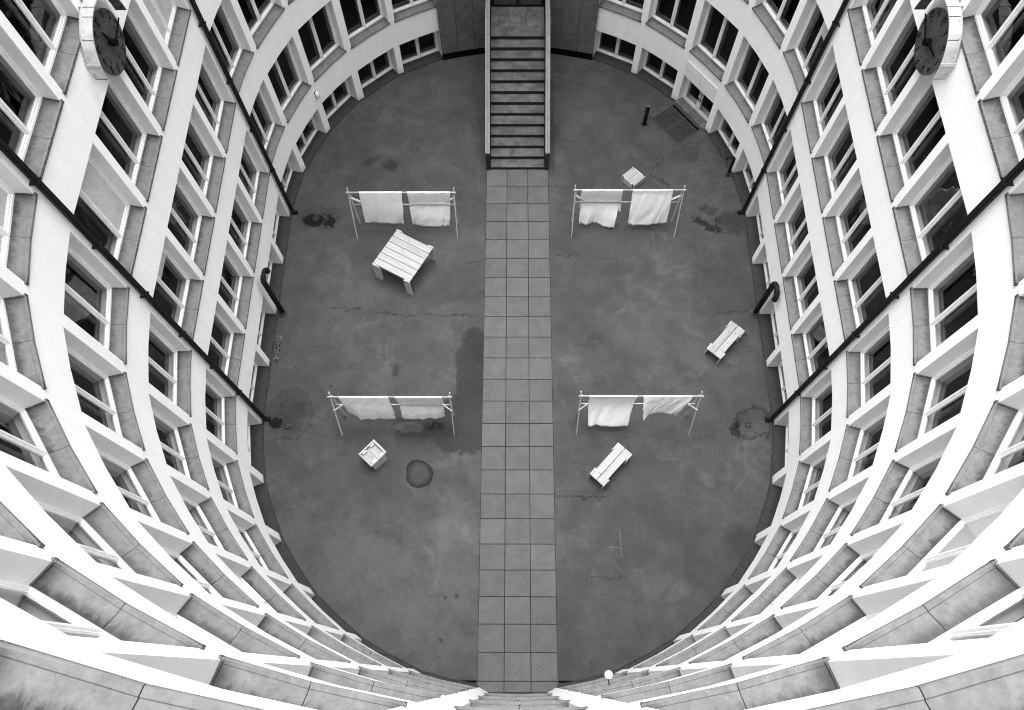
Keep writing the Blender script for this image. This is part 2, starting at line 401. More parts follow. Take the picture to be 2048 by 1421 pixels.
# window leaf meshes in opening space: x 0..1.74 from B to A, y outwards, z up from the sill level
W0 = 1.74
def ring_boxes(bm, x0, x1, z0, z1, wd, y0, y1, wb=None):
    wb = wb or wd
    box(bm, (x0, y0, z0), (x1, y1, z0 + wb)); box(bm, (x0, y0, z1 - wd), (x1, y1, z1))
    box(bm, (x0, y0, z0 + wb), (x0 + wd, y1, z1 - wd)); box(bm, (x1 - wd, y0, z0 + wb), (x1, y1, z1 - wd))
def frame_mesh(name, h, z0, yd):
    bm = bmesh.new()
    ring_boxes(bm, .0, W0, z0, h, .050, yd, yd + .10, .055)
    c = W0 / 2
    box(bm, (c - .022, yd - .004, z0 + .055), (c + .022, yd + .09, h - .05))
    for x0, x1 in ((.052, c - .024), (c + .024, W0 - .052)):
        ring_boxes(bm, x0, x1, z0 + .057, h - .052, .036, yd + .018, yd + .075, .044)
        ring_boxes(bm, x0 + .036, x1 - .036, z0 + .101, h - .088, .012, yd + .032, yd + .055)
    return mesh(name, bm, FRAME)
def inner_mesh(name, h, z0, yd):
    bm = bmesh.new(); c = W0 / 2
    ring_boxes(bm, .03, W0 - .03, z0 + .03, h - .03, .075, yd + .21, yd + .26, .09)
    box(bm, (c - .05, yd + .21, z0 + .12), (c + .05, yd + .26, h - .105))
    return mesh(name, bm, INNER)
def pane_mesh(name, h, z0, yd):
    bm = bmesh.new(); c = W0 / 2
    box(bm, (.09, yd + .040, z0 + .103), (c - .062, yd + .046, h - .09))
    return mesh(name, bm, GLASS)
YD = .26; YD0 = .36
FM = frame_mesh('window', OPH, .115, YD); IM = inner_mesh('inner_casement', OPH, .115, YD); PM = pane_mesh('pane', OPH, .115, YD)
FM0 = frame_mesh('window', L0H, .085, YD0); IM0 = inner_mesh('inner_casement', L0H, .085, YD0); PM0 = pane_mesh('pane', L0H, .085, YD0)
PROF = [(.275, .118), (.03, .022), (.022, .030), (-.028, .020), (-.036, .008), (-.036, -.045), (.002, -.052), (.275, -.052)]
PROF0 = [(.375, .088), (.05, .045), (.035, .052), (-.012, .045), (-.018, .03), (-.018, -.03), (.375, -.03)]
def sill_mesh(name, prof, half, sag, mat, over=.02):
    bm = bmesh.new(); c = W0 / 2
    bow = (lambda x: sag * (1 - abs(x - c) / c)) if sag else None
    x0, x1 = (-over, c - .004) if half == 0 else (c + .004, W0 + over)
    xa, xb = (0.001, c - .004) if half == 0 else (c + .004, W0 - .001)
    extrude_profile(bm, prof, xa, xb, bow)
    # end upstand and the lug in front of the jamb
    if over:
        if half == 0: box(bm, (.001, -.030, .012), (.028, .262, .030)); box(bm, (-.032, -.040, -.046), (.0, -.003, .034))
        else: box(bm, (W0 - .028, -.030, .012), (W0 - .001, .262, .030)); box(bm, (W0, -.040, -.046), (W0 + .032, -.003, .034))
        # sloping end fillet follows the sill
        xe = (.001, .024) if half == 0 else (W0 - .024, W0 - .001)
        extrude_profile(bm, [(.262, .135), (.0, .046), (.0, .02), (.262, .10)], xe[0], xe[1])
    return mesh(name, bm, mat)
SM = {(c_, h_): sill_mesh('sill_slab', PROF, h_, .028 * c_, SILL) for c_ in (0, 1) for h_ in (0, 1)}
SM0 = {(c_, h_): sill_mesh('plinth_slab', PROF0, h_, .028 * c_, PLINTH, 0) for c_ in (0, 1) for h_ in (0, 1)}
def blind_mesh(half, frac=1.0):
    bm = bmesh.new(); c = W0 / 2; x0, x1 = ((.06, c - .03) if half == 0 else (c + .03, W0 - .06)); n = 24
    zt = OPH - .06; zb = zt - (OPH - .2) * frac
    vs = [[bm.verts.new((x0 + (x1 - x0) * i / 10, YD + .052 + .003 * math.sin(i * 1.9) + .004 * math.sin(j * 2.1), zt + (zb - zt) * j / n)) for i in range(11)] for j in range(n + 1)]
    for j in range(n):
        for i in range(10): bm.faces.new([vs[j][i], vs[j][i + 1], vs[j + 1][i + 1], vs[j + 1][i]])
    return mesh('blind', bm, BLIND, True)
BM = {(0, 1.0): blind_mesh(0), (1, 1.0): blind_mesh(1), (0, .35): blind_mesh(0, .35), (1, .35): blind_mesh(1, .35)}
# blinds seen in the photo: (bay, side, level) -> [(half, drop)]
BLINDS = {(7, -1, 3): [(0, 1.0)], (10, -1, 3): [(0, 1.0), (1, 1.0)], (6, -1, 4): [(0, 1.0), (1, 1.0)], (3, 1, 4): [(0, 1.0), (1, 1.0)],
          (3, -1, 5): [(0, .35)], (7, -1, 2): [(0, .35)], (11, 1, 2): [(1, .35)]}

def frame_to_world(A, B):
    A = Vector((*A, 0)); B = Vector((*B, 0)); x = (A - B); wd = x.length; x /= wd; n_ = Vector((-x.y, x.x, 0))
    # outward = away from court: for ccw order outward is (t.y,-t.x) with t=-x
    n_ = Vector((-x.y, x.x, 0))
    return B, x, n_, wd
CAMP = Vector((-0.0817, 0, H))
def project(p):
    d = p - CAMP; dz = d.dot(FW)
    if dz <= 0: return None
    return (d.dot(RR) / dz * 1527.6 + 1024, 710.5 - d.dot(UU) / dz * 1527.6, dz)

rev = bmesh.new(); wins = []
for (b, sd_, A, B) in OPN:
    O, X, N, wd = frame_to_world(A, B)
    ang = math.atan2(X.y, X.x); sag = 0 if b in STRAIGHT else .028
    mid = (Vector((*A, 0)) + Vector((*B, 0))) / 2 + N * sag
    P0, P1 = Vector((*A, 0)), Vector((*B, 0))
    for L in range(7):
        oz = openz(b, L)
        if not oz: continue
        z0, z1 = oz; zb = z0 - .05 if L else z0; dep = .56 if L else .66
        def q(p, d, z): return (p.x + N.x * d, p.y + N.y * d, z)
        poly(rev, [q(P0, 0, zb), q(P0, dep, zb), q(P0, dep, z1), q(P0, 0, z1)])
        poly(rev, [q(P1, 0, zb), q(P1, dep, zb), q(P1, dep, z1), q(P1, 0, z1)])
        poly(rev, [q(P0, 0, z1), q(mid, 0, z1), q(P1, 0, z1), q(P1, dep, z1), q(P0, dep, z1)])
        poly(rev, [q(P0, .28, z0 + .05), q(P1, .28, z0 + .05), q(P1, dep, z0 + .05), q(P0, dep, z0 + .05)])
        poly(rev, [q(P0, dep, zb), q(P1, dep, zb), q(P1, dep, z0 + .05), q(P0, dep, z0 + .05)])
        if b == 0 and L == 0: continue
        if b == 13 and sd_ == 1 and L == 0: continue
        # visible size in the picture
        ctr = O + X * wd / 2 + Vector((0, 0, (z0 + z1) / 2)); pr = project(ctr); s_ = 0
        cor = [project(O + X * wd * u + Vector((0, 0, z))) for u in (0, 1) for z in (z0, z1)]
        ins = [c for c in cor + [pr] if c and -30 < c[0] < 2078 and -30 < c[1] < 1451]
        if ins and pr:
            facing = max(0.0, (CAMP - ctr).normalized().dot(-N)); s_ = 1e4 * (facing + .08) / pr[2] ** 2
        wins.append((s_, b, sd_, L, O, X, N, wd, ang, z0))
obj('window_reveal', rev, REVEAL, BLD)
wins.sort(key=lambda q_: -q_[0])
rest_p, rest_s = bmesh.new(), bmesh.new()
def add_mesh(bm, me, mat4):
    n0 = len(bm.verts); bm.from_mesh(me); bm.verts.ensure_lookup_table()
    for v_ in bm.verts[n0:]: v_.co = mat4 @ v_.co
for idx, (s_, b, sd_, L, O, X, N, wd, ang, z0) in enumerate(wins):
    k_ = wd / W0; curved = 0 if b in STRAIGHT else 1
    fr_, im_, pm_ = (FM, IM, PM) if L else (FM0, IM0, PM0)
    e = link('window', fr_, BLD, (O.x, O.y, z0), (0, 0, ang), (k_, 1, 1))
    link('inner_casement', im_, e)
    half_dx = W0 / 2 - .090 + .062
    if idx < 148:
        for h_ in (0, 1):
            link('pane', pm_, e, (0 if h_ == 0 else (W0 - .09 - (W0 / 2 - .062)), 0, 0))
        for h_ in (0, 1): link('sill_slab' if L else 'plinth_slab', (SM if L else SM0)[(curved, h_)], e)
    else:
        m4 = Matrix.Translation((O.x, O.y, z0)) @ Matrix.Rotation(ang, 4, 'Z') @ Matrix.Diagonal((k_, 1, 1, 1))
        for h_ in (0, 1):
            add_mesh(rest_p, pm_, m4 @ Matrix.Translation((0 if h_ == 0 else (W0 - .09 - (W0 / 2 - .062)), 0, 0)))
            add_mesh(rest_s, (SM if L else SM0)[(curved, h_)], m4)
    if (b, sd_, L) in BLINDS:
        for h_, fr2 in BLINDS[(b, sd_, L)]:
            # half 0 is the end towards B; mirror so that the far leaf is picked on either side
            hh = h_ if sd_ == 1 else 1 - h_
            link('blind', BM[(hh, fr2)], e)
tag(obj('distant_panes', rest_p, GLASS, BLD), kind='stuff'); tag(obj('distant_sills', rest_s, SILL, BLD), kind='stuff')

# rooms behind the windows, roof
def offset_ring(d):
    pts = []
    for i in range(NO):
        p0 = OUT[i - 1][0]; p1 = OUT[i][0]; p2 = OUT[(i + 1) % NO][0]
        t_ = ((p2 - p1).normalized() + (p1 - p0).normalized()).normalized(); n_ = Vector((t_.y, -t_.x, 0))
        pts.append(p1 + n_ * d)
    return pts
bm = bmesh.new(); ri, ro_ = offset_ring(.57), offset_ring(4.2)
levels = [.02] + [z - .85 for z in ZS[1:]] + [ZTOP - .3]
def rs(a, za, b_, zb):
    for i in range(NO):
        j = (i + 1) % NO
        bm.faces.new([bm.verts.new((*a[i][:2], za)), bm.verts.new((*a[j][:2], za)), bm.verts.new((*b_[j][:2], zb)), bm.verts.new((*b_[i][:2], zb))])
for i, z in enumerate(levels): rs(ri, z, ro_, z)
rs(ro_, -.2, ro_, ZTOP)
# inner lining of the outside wall between windows
for i in range(NO):
    P, b, sd_, kd = OUT[i]; j = (i + 1) % NO
    for r_ in range(len(ROWS) - 1):
        zc = (ROWS[r_] + ROWS[r_ + 1]) / 2
        if kd in (0, 1) and is_open(b, zc) and not (b >= 16 and zc < 6): continue
        bm.faces.new([bm.verts.new((*ri[i][:2], ROWS[r_])), bm.verts.new((*ri[j][:2], ROWS[r_])), bm.verts.new((*ri[j][:2], ROWS[r_ + 1])), bm.verts.new((*ri[i][:2], ROWS[r_ + 1]))])
# cross walls between rooms
for i in range(NO):
    if OUT[i][3] == 2 and OUT[i][1] % 2 == 0:
        a = (Vector(ri[i]) + Vector(ri[(i + 1) % NO])) / 2; c = (Vector(ro_[i]) + Vector(ro_[(i + 1) % NO])) / 2
        poly(bm, [(a.x, a.y, 0), (c.x, c.y, 0), (c.x, c.y, ZTOP - .3), (a.x, a.y, ZTOP - .3)])
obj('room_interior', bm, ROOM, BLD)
bm = bmesh.new(); r2 = offset_ring(4.6); r0_ = [p[0] for p in OUT]
rs(offset_ring(-.06), ZTOP + .02, offset_ring(.6), ZTOP + .10); rs(offset_ring(.6), ZTOP + .10, r2, ZTOP - .2)
rs(offset_ring(-.06), ZTOP - .06, offset_ring(-.06), ZTOP + .02); rs(offset_ring(-.06), ZTOP - .06, offset_ring(.0), ZTOP - .06)
obj('light_blocking_roof', bm, SILL, BLD)  # unseen cover, added to keep sky light out of the rooms
bm = bmesh.new(); rs(r2, 0, r2, ZTOP - .2); obj('outer_wall', bm, WALL, BLD)

# dark fillet where the plaster meets the ground
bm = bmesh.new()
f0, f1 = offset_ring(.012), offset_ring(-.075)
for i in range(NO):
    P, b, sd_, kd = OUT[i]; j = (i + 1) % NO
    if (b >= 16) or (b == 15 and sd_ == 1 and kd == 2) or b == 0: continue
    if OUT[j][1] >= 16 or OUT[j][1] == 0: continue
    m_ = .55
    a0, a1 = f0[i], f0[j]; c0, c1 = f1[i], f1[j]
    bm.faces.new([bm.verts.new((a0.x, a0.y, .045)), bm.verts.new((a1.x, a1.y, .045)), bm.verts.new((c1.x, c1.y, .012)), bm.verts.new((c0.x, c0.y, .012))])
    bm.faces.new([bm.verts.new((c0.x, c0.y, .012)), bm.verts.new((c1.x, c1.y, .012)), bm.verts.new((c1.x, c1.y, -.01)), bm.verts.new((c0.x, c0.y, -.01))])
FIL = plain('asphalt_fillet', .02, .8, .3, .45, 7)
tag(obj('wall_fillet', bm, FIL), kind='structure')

# ---------------------------------------------------------------- stone porch at the far end
CL = [(3.10, 23.52), (3.06, 23.36), (2.40, 23.52), (1.72, 23.66), (1.235, 23.745), (1.03, 23.775)]
for sgn in (1, -1):
    pts = [Vector((x * sgn, y, 0)) for x, y in CL[1:]]
    for a, b_ in zip(pts[:-1], pts[1:]):
        t_ = (b_ - a).normalized(); nn = Vector((-t_.y, t_.x, 0)); nn = nn if nn.y > 0 else -nn
        for z0, z1 in ((.36, 1.20), (1.20, 2.95), (2.95, 4.5), (4.5, 6.0)):
            bm = bmesh.new(); g_ = .006
            aa, bb = a + t_ * g_, b_ - t_ * g_
            vs = []
            for z in (z0 + g_, z1 - g_):
                for p in (aa, bb, bb + nn * .08, aa + nn * .08): vs.append(bm.verts.new((p.x, p.y, z)))
            for f in ((0, 1, 2, 3), (4, 5, 6, 7), (0, 1, 5, 4), (1, 2, 6, 5), (2, 3, 7, 6), (3, 0, 4, 7)): bm.faces.new([vs[i] for i in f])
            obj('cladding_panel', bm, CLAD, BLD)
    bm = bmesh.new()
    for a, b_ in zip(pts[:-1], pts[1:]):
        poly(bm, [(a.x, a.y + .035, 0), (b_.x, b_.y + .035, 0), (b_.x, b_.y + .035, 6.0), (a.x, a.y + .035, 6.0)])
    e0 = pts[0]; poly(bm, [(e0.x, e0.y - .001, 0), (e0.x + sgn * .03, 23.60, 0), (e0.x + sgn * .03, 23.60, 6.0), (e0.x, e0.y - .001, 6.0)])
    poly(bm, [(e0.x, e0.y, 6.0), (e0.x, 24.2, 6.0), (0, 24.2, 6.0), (0, 23.8, 6.0), (pts[-1].x, pts[-1].y, 6.0)])
    obj('porch_base_course', bm, BLACK, BLD)

# stairs
ST = thing('stone_staircase', 'straight stone staircase with thick side walls climbing to the dark entrance door', 'staircase', (0, 17.95, 0))
RIS, TRE = .178, .3665; Y0 = 17.95
for i in range(13):
    bm = bmesh.new(); y = i * TRE; z = (i + 1) * RIS
    dep_ = TRE + .03 if i < 12 else .46
    prof = [(y - .012, z), (y - .012, z - .055), (y + .006, z - .06), (y + .006, z - RIS - .02), (y + dep_, z - RIS - .02), (y + dep_, z)]
    extrude_profile(bm, prof[::-1], -1.02, 1.02)
    for v_ in bm.verts: pass
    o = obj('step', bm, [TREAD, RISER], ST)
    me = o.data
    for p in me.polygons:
        if abs(p.normal.z) < .5: p.material_index = 1  # upright faces get the shaded stone
yl = 12 * TRE + .46
for (ya, yb) in ((yl, yl + .55), (yl + .55, 5.98)):
    for c_ in range(3):
        bm = bmesh.new(); box(bm, (-1.02 + c_ * .68 + .004, ya + .006, 13 * RIS - .1), (-1.02 + (c_ + 1) * .68 - .004, yb - .004, 13 * RIS)); obj('landing_slab', bm, TREAD, ST)
bm = bmesh.new(); box(bm, (-1.02, yl - .1, 0), (1.02, 6.0, 13 * RIS - .05)); obj('landing_core', bm, RISER, ST)
for sgn in (1, -1):
    bm = bmesh.new(); slope = RIS / TRE; hh = .98
    ye = 12 * TRE; pr_ = [(-.03, 0), (-.03, hh), (ye, hh + ye * slope), (5.86, hh + ye * slope + .02), (5.86, 0)]
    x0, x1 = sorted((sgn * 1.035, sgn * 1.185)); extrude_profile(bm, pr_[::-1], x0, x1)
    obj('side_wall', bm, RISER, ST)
    n = 8
    for i in range(n + 1):
        ya = -.03 + i * (ye + .03) / n if i < n else ye; yb = -.03 + (i + 1) * (ye + .03) / n if i < n else 5.86
        za = hh + ya * slope; zb = hh + yb * slope if i < n else za + .02
        for (xa, xb, dz) in ((1.028, 1.106, .07), (1.112, 1.20, .055)):
            if i == n and False: continue
            bm = bmesh.new(); gy = .006; jit = .0 if xa < 1.1 else .02
            vs = []
            for (yy, zz) in ((ya + gy + jit, za + jit * slope), (yb - gy + jit, zb + jit * slope)):
                for xx, z2 in ((xa, zz + .003), (xb, zz + .003), (xb, zz + dz), (xa, zz + dz)): vs.append(bm.verts.new((xx * sgn, yy, z2)))
            for f in ((3, 2, 1, 0), (4, 5, 6, 7), (0, 1, 5, 4), (1, 2, 6, 5), (2, 3, 7, 6), (3, 0, 4, 7)): bm.faces.new([vs[q_] for q_ in f])
            obj('coping_stone', bm, COPING, ST)
# entrance door
DR = thing('entrance_door', 'dark double door at the head of the stone stairs', 'door', (0, 23.86, 13 * RIS))
bm = bmesh.new(); ring_boxes(bm, -1.0, 1.0, .0, 2.6, .10, -.03, .09, .10); box(bm, (-.05, -.03, .1), (.05, .09, 2.5)); obj('door_frame', bm, DARKM, DR)
DG = plain('door_bronze', .05, .5, .4, .2, 4)
for sgn in (-1, 1):
    bm = bmesh.new(); x0, x1 = sorted((sgn * .055, sgn * .895)); ring_boxes(bm, x0, x1, .105, 2.49, .09, .0, .05, .28); lf = obj('door_leaf', bm, DG, DR)
    bm = bmesh.new(); box(bm, (x0 + .09, .02, .385), (x1 - .09, .03, 2.40)); obj('pane', bm, GLASS, lf)
    bm = bmesh.new(); beam(bm, (sgn * .12, -.06, .9), (sgn * .12, -.06, 1.5), .03, .03); beam(bm, (sgn * .12, -.06, 1.0), (sgn * .12, .02, 1.0), .02, .02); beam(bm, (sgn * .12, -.06, 1.4), (sgn * .12, .02, 1.4), .02, .02); obj('handle', bm, DARKM, lf)
bm = bmesh.new(); box(bm, (-1.02, -.02, 2.6), (1.02, .12, 3.83)); obj('lintel_panel', bm, BLACK, DR)
bm = bmesh.new(); box(bm, (-3.0, .3, -2.1), (3.0, .34, 3.83)); obj('backing_wall', bm, BLACK, BLD, (0, 23.9, 13 * RIS))

# ---------------------------------------------------------------- slab path
bm = bmesh.new(); poly(bm, [(-1.18, -.37, .004), (1.18, -.37, .004), (1.18, 17.97, .004), (-1.18, 17.97, .004)])
PATH = tag(obj('path', bm, BED), kind='structure')
T_ = .784; base_slabs = {}
for r_ in range(24):
    yb = 17.965 - T_ * r_; ya = yb - T_
    if ya < -.37: ya = -.37
    for c_ in range(3):
        key = round(yb - ya, 3)
        if key not in base_slabs:
            bm = bmesh.new(); g_ = .010; box(bm, (g_, g_, 0), (T_ - g_, yb - ya - g_, .022)); bmesh.ops.bevel(bm, geom=[e for e in bm.edges if all(v_.co.z > .01 for v_ in e.verts)], offset=.006, segments=1, affect='EDGES')
            base_slabs[key] = mesh('paving_slab', bm, SLAB)
        link('paving_slab', base_slabs[key], PATH, (-1.176 + c_ * T_ + random.uniform(-.002, .002), ya, .005 + random.uniform(-.002, .003)))

for sgn in (-1, 1):
    bm = bmesh.new(); x0, x1 = sorted((sgn * 1.19, sgn * 1.92)); poly(bm, [(x0, -.11, .006), (x1, -.11, .006), (x1, -.045, .006), (x0, -.045, .006)]); poly(bm, [(x0, -.045, .006), (x1, -.045, .006), (x1, -.045, .0), (x0, -.045, .0)])
    tag(obj('drain_channel', bm, BLACK), kind='structure')
# door under the near end of the court (bay over the path)
bm = bmesh.new(); ring_boxes(bm, 0, 1.71, 0, 2.34, .08, .30, .36); box(bm, (.82, .3, .08), (.89, .36, 2.26)); box(bm, (.08, .32, .08), (.82, .34, .5)); box(bm, (.89, .32, .08), (1.63, .34, .5))
o = obj('garden_door', bm, FRAME, BLD, (.855, -.375, 0), (0, 0, math.pi))
bm = bmesh.new(); box(bm, (.085, .325, .505), (.815, .335, 2.255)); box(bm, (.895, .325, .505), (1.625, .335, 2.255)); obj('door_glass', bm, GLASS, o)

# ---------------------------------------------------------------- white double door in the far right bay
A, B = PL[13]; O, X, N, wd = frame_to_world(A, B)
DD = thing('double_door', 'white double door with glass leaves and flush panel above beside the floor grating', 'door', (O.x, O.y, 0), math.atan2(X.y, X.x))
bm = bmesh.new()
for x0, x1 in ((.02, wd / 2 - .004), (wd / 2 + .004, wd - .02)):
    box(bm, (x0, -.022, 1.475), (x1, -.003, 2.20))
obj('upper_panel', bm, plain('panel_paint', .74, .6, .3, .03), DD)
bm = bmesh.new(); ring_boxes(bm, 0.003, wd - .003, .0, 1.467, .06, .27, .34, .04); obj('door_frame', bm, FRAME, DD)
for i in (0, 1):
    x0, x1 = ((.065, wd / 2 - .003), (wd / 2 + .003, wd - .065))[i]
    bm = bmesh.new(); ring_boxes(bm, x0, x1, .045, 1.40, .10, .28, .33, .16); lf = obj('door_leaf', bm, FRAME, DD)
    bm = bmesh.new(); box(bm, (x0 + .10, .30, .205), (x1 - .10, .31, 1.30)); obj('pane', bm, GLASS, lf)
    bm = bmesh.new(); xx = wd / 2 - .05 if i == 0 else wd / 2 + .05
    beam(bm, (xx, .25, .62), (xx, .25, .80), .035, .03); beam(bm, (xx, .25, .92), (xx, .25, 1.06), .03, .02); beam(bm, (xx, .25, .70), (xx, .29, .70), .02, .02); obj('handle', bm, DARKM, lf)
bm = bmesh.new(); box(bm, (.0, -.10, .0), (wd, .27, .06)); obj('threshold', bm, TREAD, DD)

# floor grating in front of it
GR = thing('floor_grating', 'rectangular steel floor grating set in the asphalt before the white double door', 'grating', (O.x - N.x * .16, O.y - N.y * .16, 0), math.atan2(X.y, X.x))
bm = bmesh.new(); box(bm, (0.05, -1.22, .004), (wd - .05, .0, .007)); obj('pit_dark_sheet', bm, BLACK, GR)  # black sheet painted in for the unlit depth below the bars
GM = plain('galvanised_bars', .06, .7, .2, .3, 9)
bm = bmesh.new(); ring2 = [((.05, -1.22), (wd - .05, -1.19)), ((.05, -.03), (wd - .05, 0)), ((.05, -1.19), (.08, -.03)), ((wd - .08, -1.19), (wd - .05, -.03)), ((.05, -.17), (wd - .05, -.15)), ((wd / 2 - .012, -1.19), (wd / 2 + .012, -.03))]
for (a, b_) in ring2: box(bm, (a[0], a[1], .008), (b_[0], b_[1], .03))
obj('border', bm, GM, GR)
bm = bmesh.new(); n = 22
for i in range(n):
    y = -1.18 + 1.0 * i / (n - 1); box(bm, (.08, y - .009, .009), (wd - .08, y + .009, .026))
for i in range(14):
    x = .1 + (wd - .2) * i / 13; box(bm, (x - .003, -1.19, .009), (x + .003, -.17, .022))
tag(obj('bars', bm, GM, GR), kind='stuff')

# bollard
BO = thing('bollard', 'slim black square bollard standing left of the floor grating', 'bollard', (4.99, 20.12, 0), R(10))
bm = bmesh.new(); box(bm, (-.065, -.05, 0), (.065, .05, 1.02)); bevel_all(bm, .006); obj('post', bm, DARKM, BO)
bm = bmesh.new(); box(bm, (-.07, -.055, 1.02), (.07, .055, 1.05)); obj('cap', bm, plain('worn_iron', .06, .5, .5, .3, 20), BO)
bm = bmesh.new(); box(bm, (-.11, -.09, .002), (.11, .09, .015)); obj('foot_plate', bm, DARKM, BO)

# ---------------------------------------------------------------- downpipes
def downpipe(sx, y, label):
    t_ = thing('downpipe', label, 'drainpipe', (sx * 8.487, y, 0), 0, 'black downpipes on the courtyard walls')
    bm = bmesh.new(); xa, xb = sorted((-sx * .055, -sx * .165)); box(bm, (xa, -.066, .22), (xb, .066, ZTOP - .1))
    bmesh.ops.bevel(bm, geom=[e for e in bm.edges if abs(e.verts[0].co.z - e.verts[1].co.z) > 1], offset=.022, segments=2, affect='EDGES'); obj('pipe', bm, DARKM, t_, smooth=False)
    z = 2.57
    while z < ZTOP:
        bm = bmesh.new(); xc, xd = sorted((-sx * .0, -sx * .176)); box(bm, (xc, -.077, z), (xd, .077, z + .04)); box(bm, (xc, -.12, z + .005), (-sx * .012 if sx < 0 else 0, .12, z + .04)) if sx < 0 else box(bm, (-.012, -.12, z + .005), (0, .12, z + .04))
        obj('bracket', bm, DARKM, t_); z += 2.12
    bm = bmesh.new(); tube(bm, [(-sx * .115, 0, .26), (-sx * .115, 0, .15), (-sx * .15, 0, .09), (-sx * .30, 0, .05)], .075, 12); obj('boot', bm, DARKM, t_, smooth=True)
downpipe(-1, 7.91, 'black downpipe on the left wall ending by the lower left floor drain')
downpipe(-1, 15.99, 'black downpipe on the left wall ending by the upper left floor drain')
downpipe(1, 7.91, 'black downpipe on the right wall ending by the lower right floor drain')
downpipe(1, 15.99, 'black downpipe on the right wall ending by the upper right floor drain')

# floor drains
def drain_build():
    t_ = thing('floor_drain', '', 'drain')
    bm = bmesh.new(); n = 20
    tube(bm, [(0, 0, .002), (0, 0, .014)], .13, n); obj('rim', bm, DARKM, t_)
    bm = bmesh.new()
    tube(bm, [(0, 0, .0145), (0, 0, .018)], .04, 12)
    for i in range(6):
        a = i * math.pi / 3; beam(bm, (.035 * math.cos(a), .035 * math.sin(a), .018), (.105 * math.cos(a), .105 * math.sin(a), .018), .018, .008)
    for i in range(20):
        a, b_ = i * math.tau / 20, (i + 1) * math.tau / 20; beam(bm, (.112 * math.cos(a), .112 * math.sin(a), .018), (.112 * math.cos(b_), .112 * math.sin(b_), .018), .016, .008)
    obj('grate', bm, plain('drain_iron', .022, .5, .5, .4, 20), t_)
    return t_
dr0 = drain_build()
for i, (x, y, lb) in enumerate(((-7.5, 15.77, 'round iron floor drain in the black stain at the upper left downpipe'), (-7.59, 7.73, 'round iron floor drain near the lower left downpipe'), (7.44, 15.68, 'round iron floor drain near the upper right downpipe'), (7.62, 7.75, 'round iron floor drain near the lower right downpipe'))):
    o = dr0 if i == 0 else copy_tree(dr0); o.location = (x, y, 0); tag(o, lb, 'drain', 'round floor drains below the downpipes')

# vent pipes
def vent(x, y, h, r_, dirv, reach, drop, label):
    t_ = thing('vent_pipe', label, 'vent pipe', (x, y, 0), 0, 'black gooseneck vent pipes')
    d = Vector(dirv).normalized(); pts = [(0, 0, 0), (0, 0, h * .5), (0, 0, h)]
    rad = reach / 2
    for i in range(1, 13):
        a = math.pi * i / 12; c = d * (rad - rad * math.cos(a)); pts.append((c.x, c.y, h + rad * math.sin(a)))
    pts.append((pts[-1][0], pts[-1][1], h - drop))
    bm = bmesh.new(); tube(bm, pts, r_, 18); obj('pipe', bm, DARKM, t_, smooth=True)
    bm = bmesh.new(); tube(bm, [(0, 0, 0), (0, 0, .05)], r_ * 1.75, 20); tube(bm, [(0, 0, .05), (0, 0, .16)], r_ * 1.25, 20); obj('collar', bm, plain('rusted_iron', .045, .7, .3, .5, 15), t_)
vent(-8.235, 11.82, 2.28, .088, (.12, 1, 0), .44, .05, 'tall black gooseneck vent pipe against the left wall')
vent(8.315, 11.82, 2.15, .092, (.0, -1, 0), .50, .10, 'tall black gooseneck vent pipe against the right wall')
vent(8.01, 17.70, .95, .055, (-1, .15, 0), .26, .03, 'short black gooseneck vent pipe near the upper right downpipe')

# gravel patch by the left wall
bm = bmesh.new(); rg = random.Random(3)
for i in range(620):
    u = rg.random(); y = 9.95 + u * 1.0; x = -8.38 + .02 + rg.random() * (.17 + .03 * math.sin(u * 9)); r_ = rg.uniform(.010, .024)
    bmesh.ops.create_icosphere(bm, subdivisions=1, radius=r_, matrix=Matrix.Translation((x, y, .012 + r_ * .4)) @ Matrix.Scale(rg.uniform(.6, 1), 4, (0, 0, 1)))
k = NT('gravel_stone'); v = k.mr(k.noise(22, 2, .7), .40, .66, .006, .17)
tag(obj('gravel', bm, k.done(v, .9, .2)), 'narrow strip of loose dark and pale gravel at the foot of the left wall', 'gravel', kind='stuff')

# ---------------------------------------------------------------- wall lamps
p12, p13 = Vector((-PL[12][1][0], PL[12][1][1], 0)), Vector((-PL[13][0][0], PL[13][0][1], 0))
mid = (p12 + p13) / 2; tt = (p13 - p12).normalized(); nin = Vector((tt.y, -tt.x, 0)); nin = nin if nin.x > 0 else -nin
LP_ = thing('wall_lamp', 'small white oval lamp on the left wall between the ground floor windows', 'lamp', (mid.x + nin.x * .0, mid.y, 2.0))
OPAL = plain('opal_glass', .85, .25, .5, .02)
bm = bmesh.new(); bmesh.ops.create_uvsphere(bm, u_segments=20, v_segments=12, radius=.5)
for v_ in bm.verts: v_.co = Vector((v_.co.x * .15, v_.co.y * .15, v_.co.z * .34)) + nin * .075 + Vector((0, 0, .1))
obj('diffuser', bm, OPAL, LP_, smooth=True)
bm = bmesh.new(); beam(bm, nin * -.005 + Vector((0, 0, -.04)), nin * -.005 + Vector((0, 0, .24)), .13, .03, (nin.x, nin.y, 0)); obj('back_plate', bm, DARKM, LP_)
GLB = thing('globe_lamp', 'white globe lamp on the wall right of the path at the bottom of the view', 'lamp', (1.66, -.09, 8.8))
bm = bmesh.new(); bmesh.ops.create_uvsphere(bm, u_segments=24, v_segments=16, radius=.078)
for v_ in bm.verts: v_.co += Vector((0, .165, 0))
obj('globe', bm, OPAL, GLB, smooth=True)
bm = bmesh.new(); tube(bm, [(0, -.03, -.02), (0, .03, -.02), (0, .13, -.06), ], .010, 8); tube(bm, [(0, .165, -.085), (0, .165, -.06)], .030, 12); obj('arm', bm, DARKM, GLB)

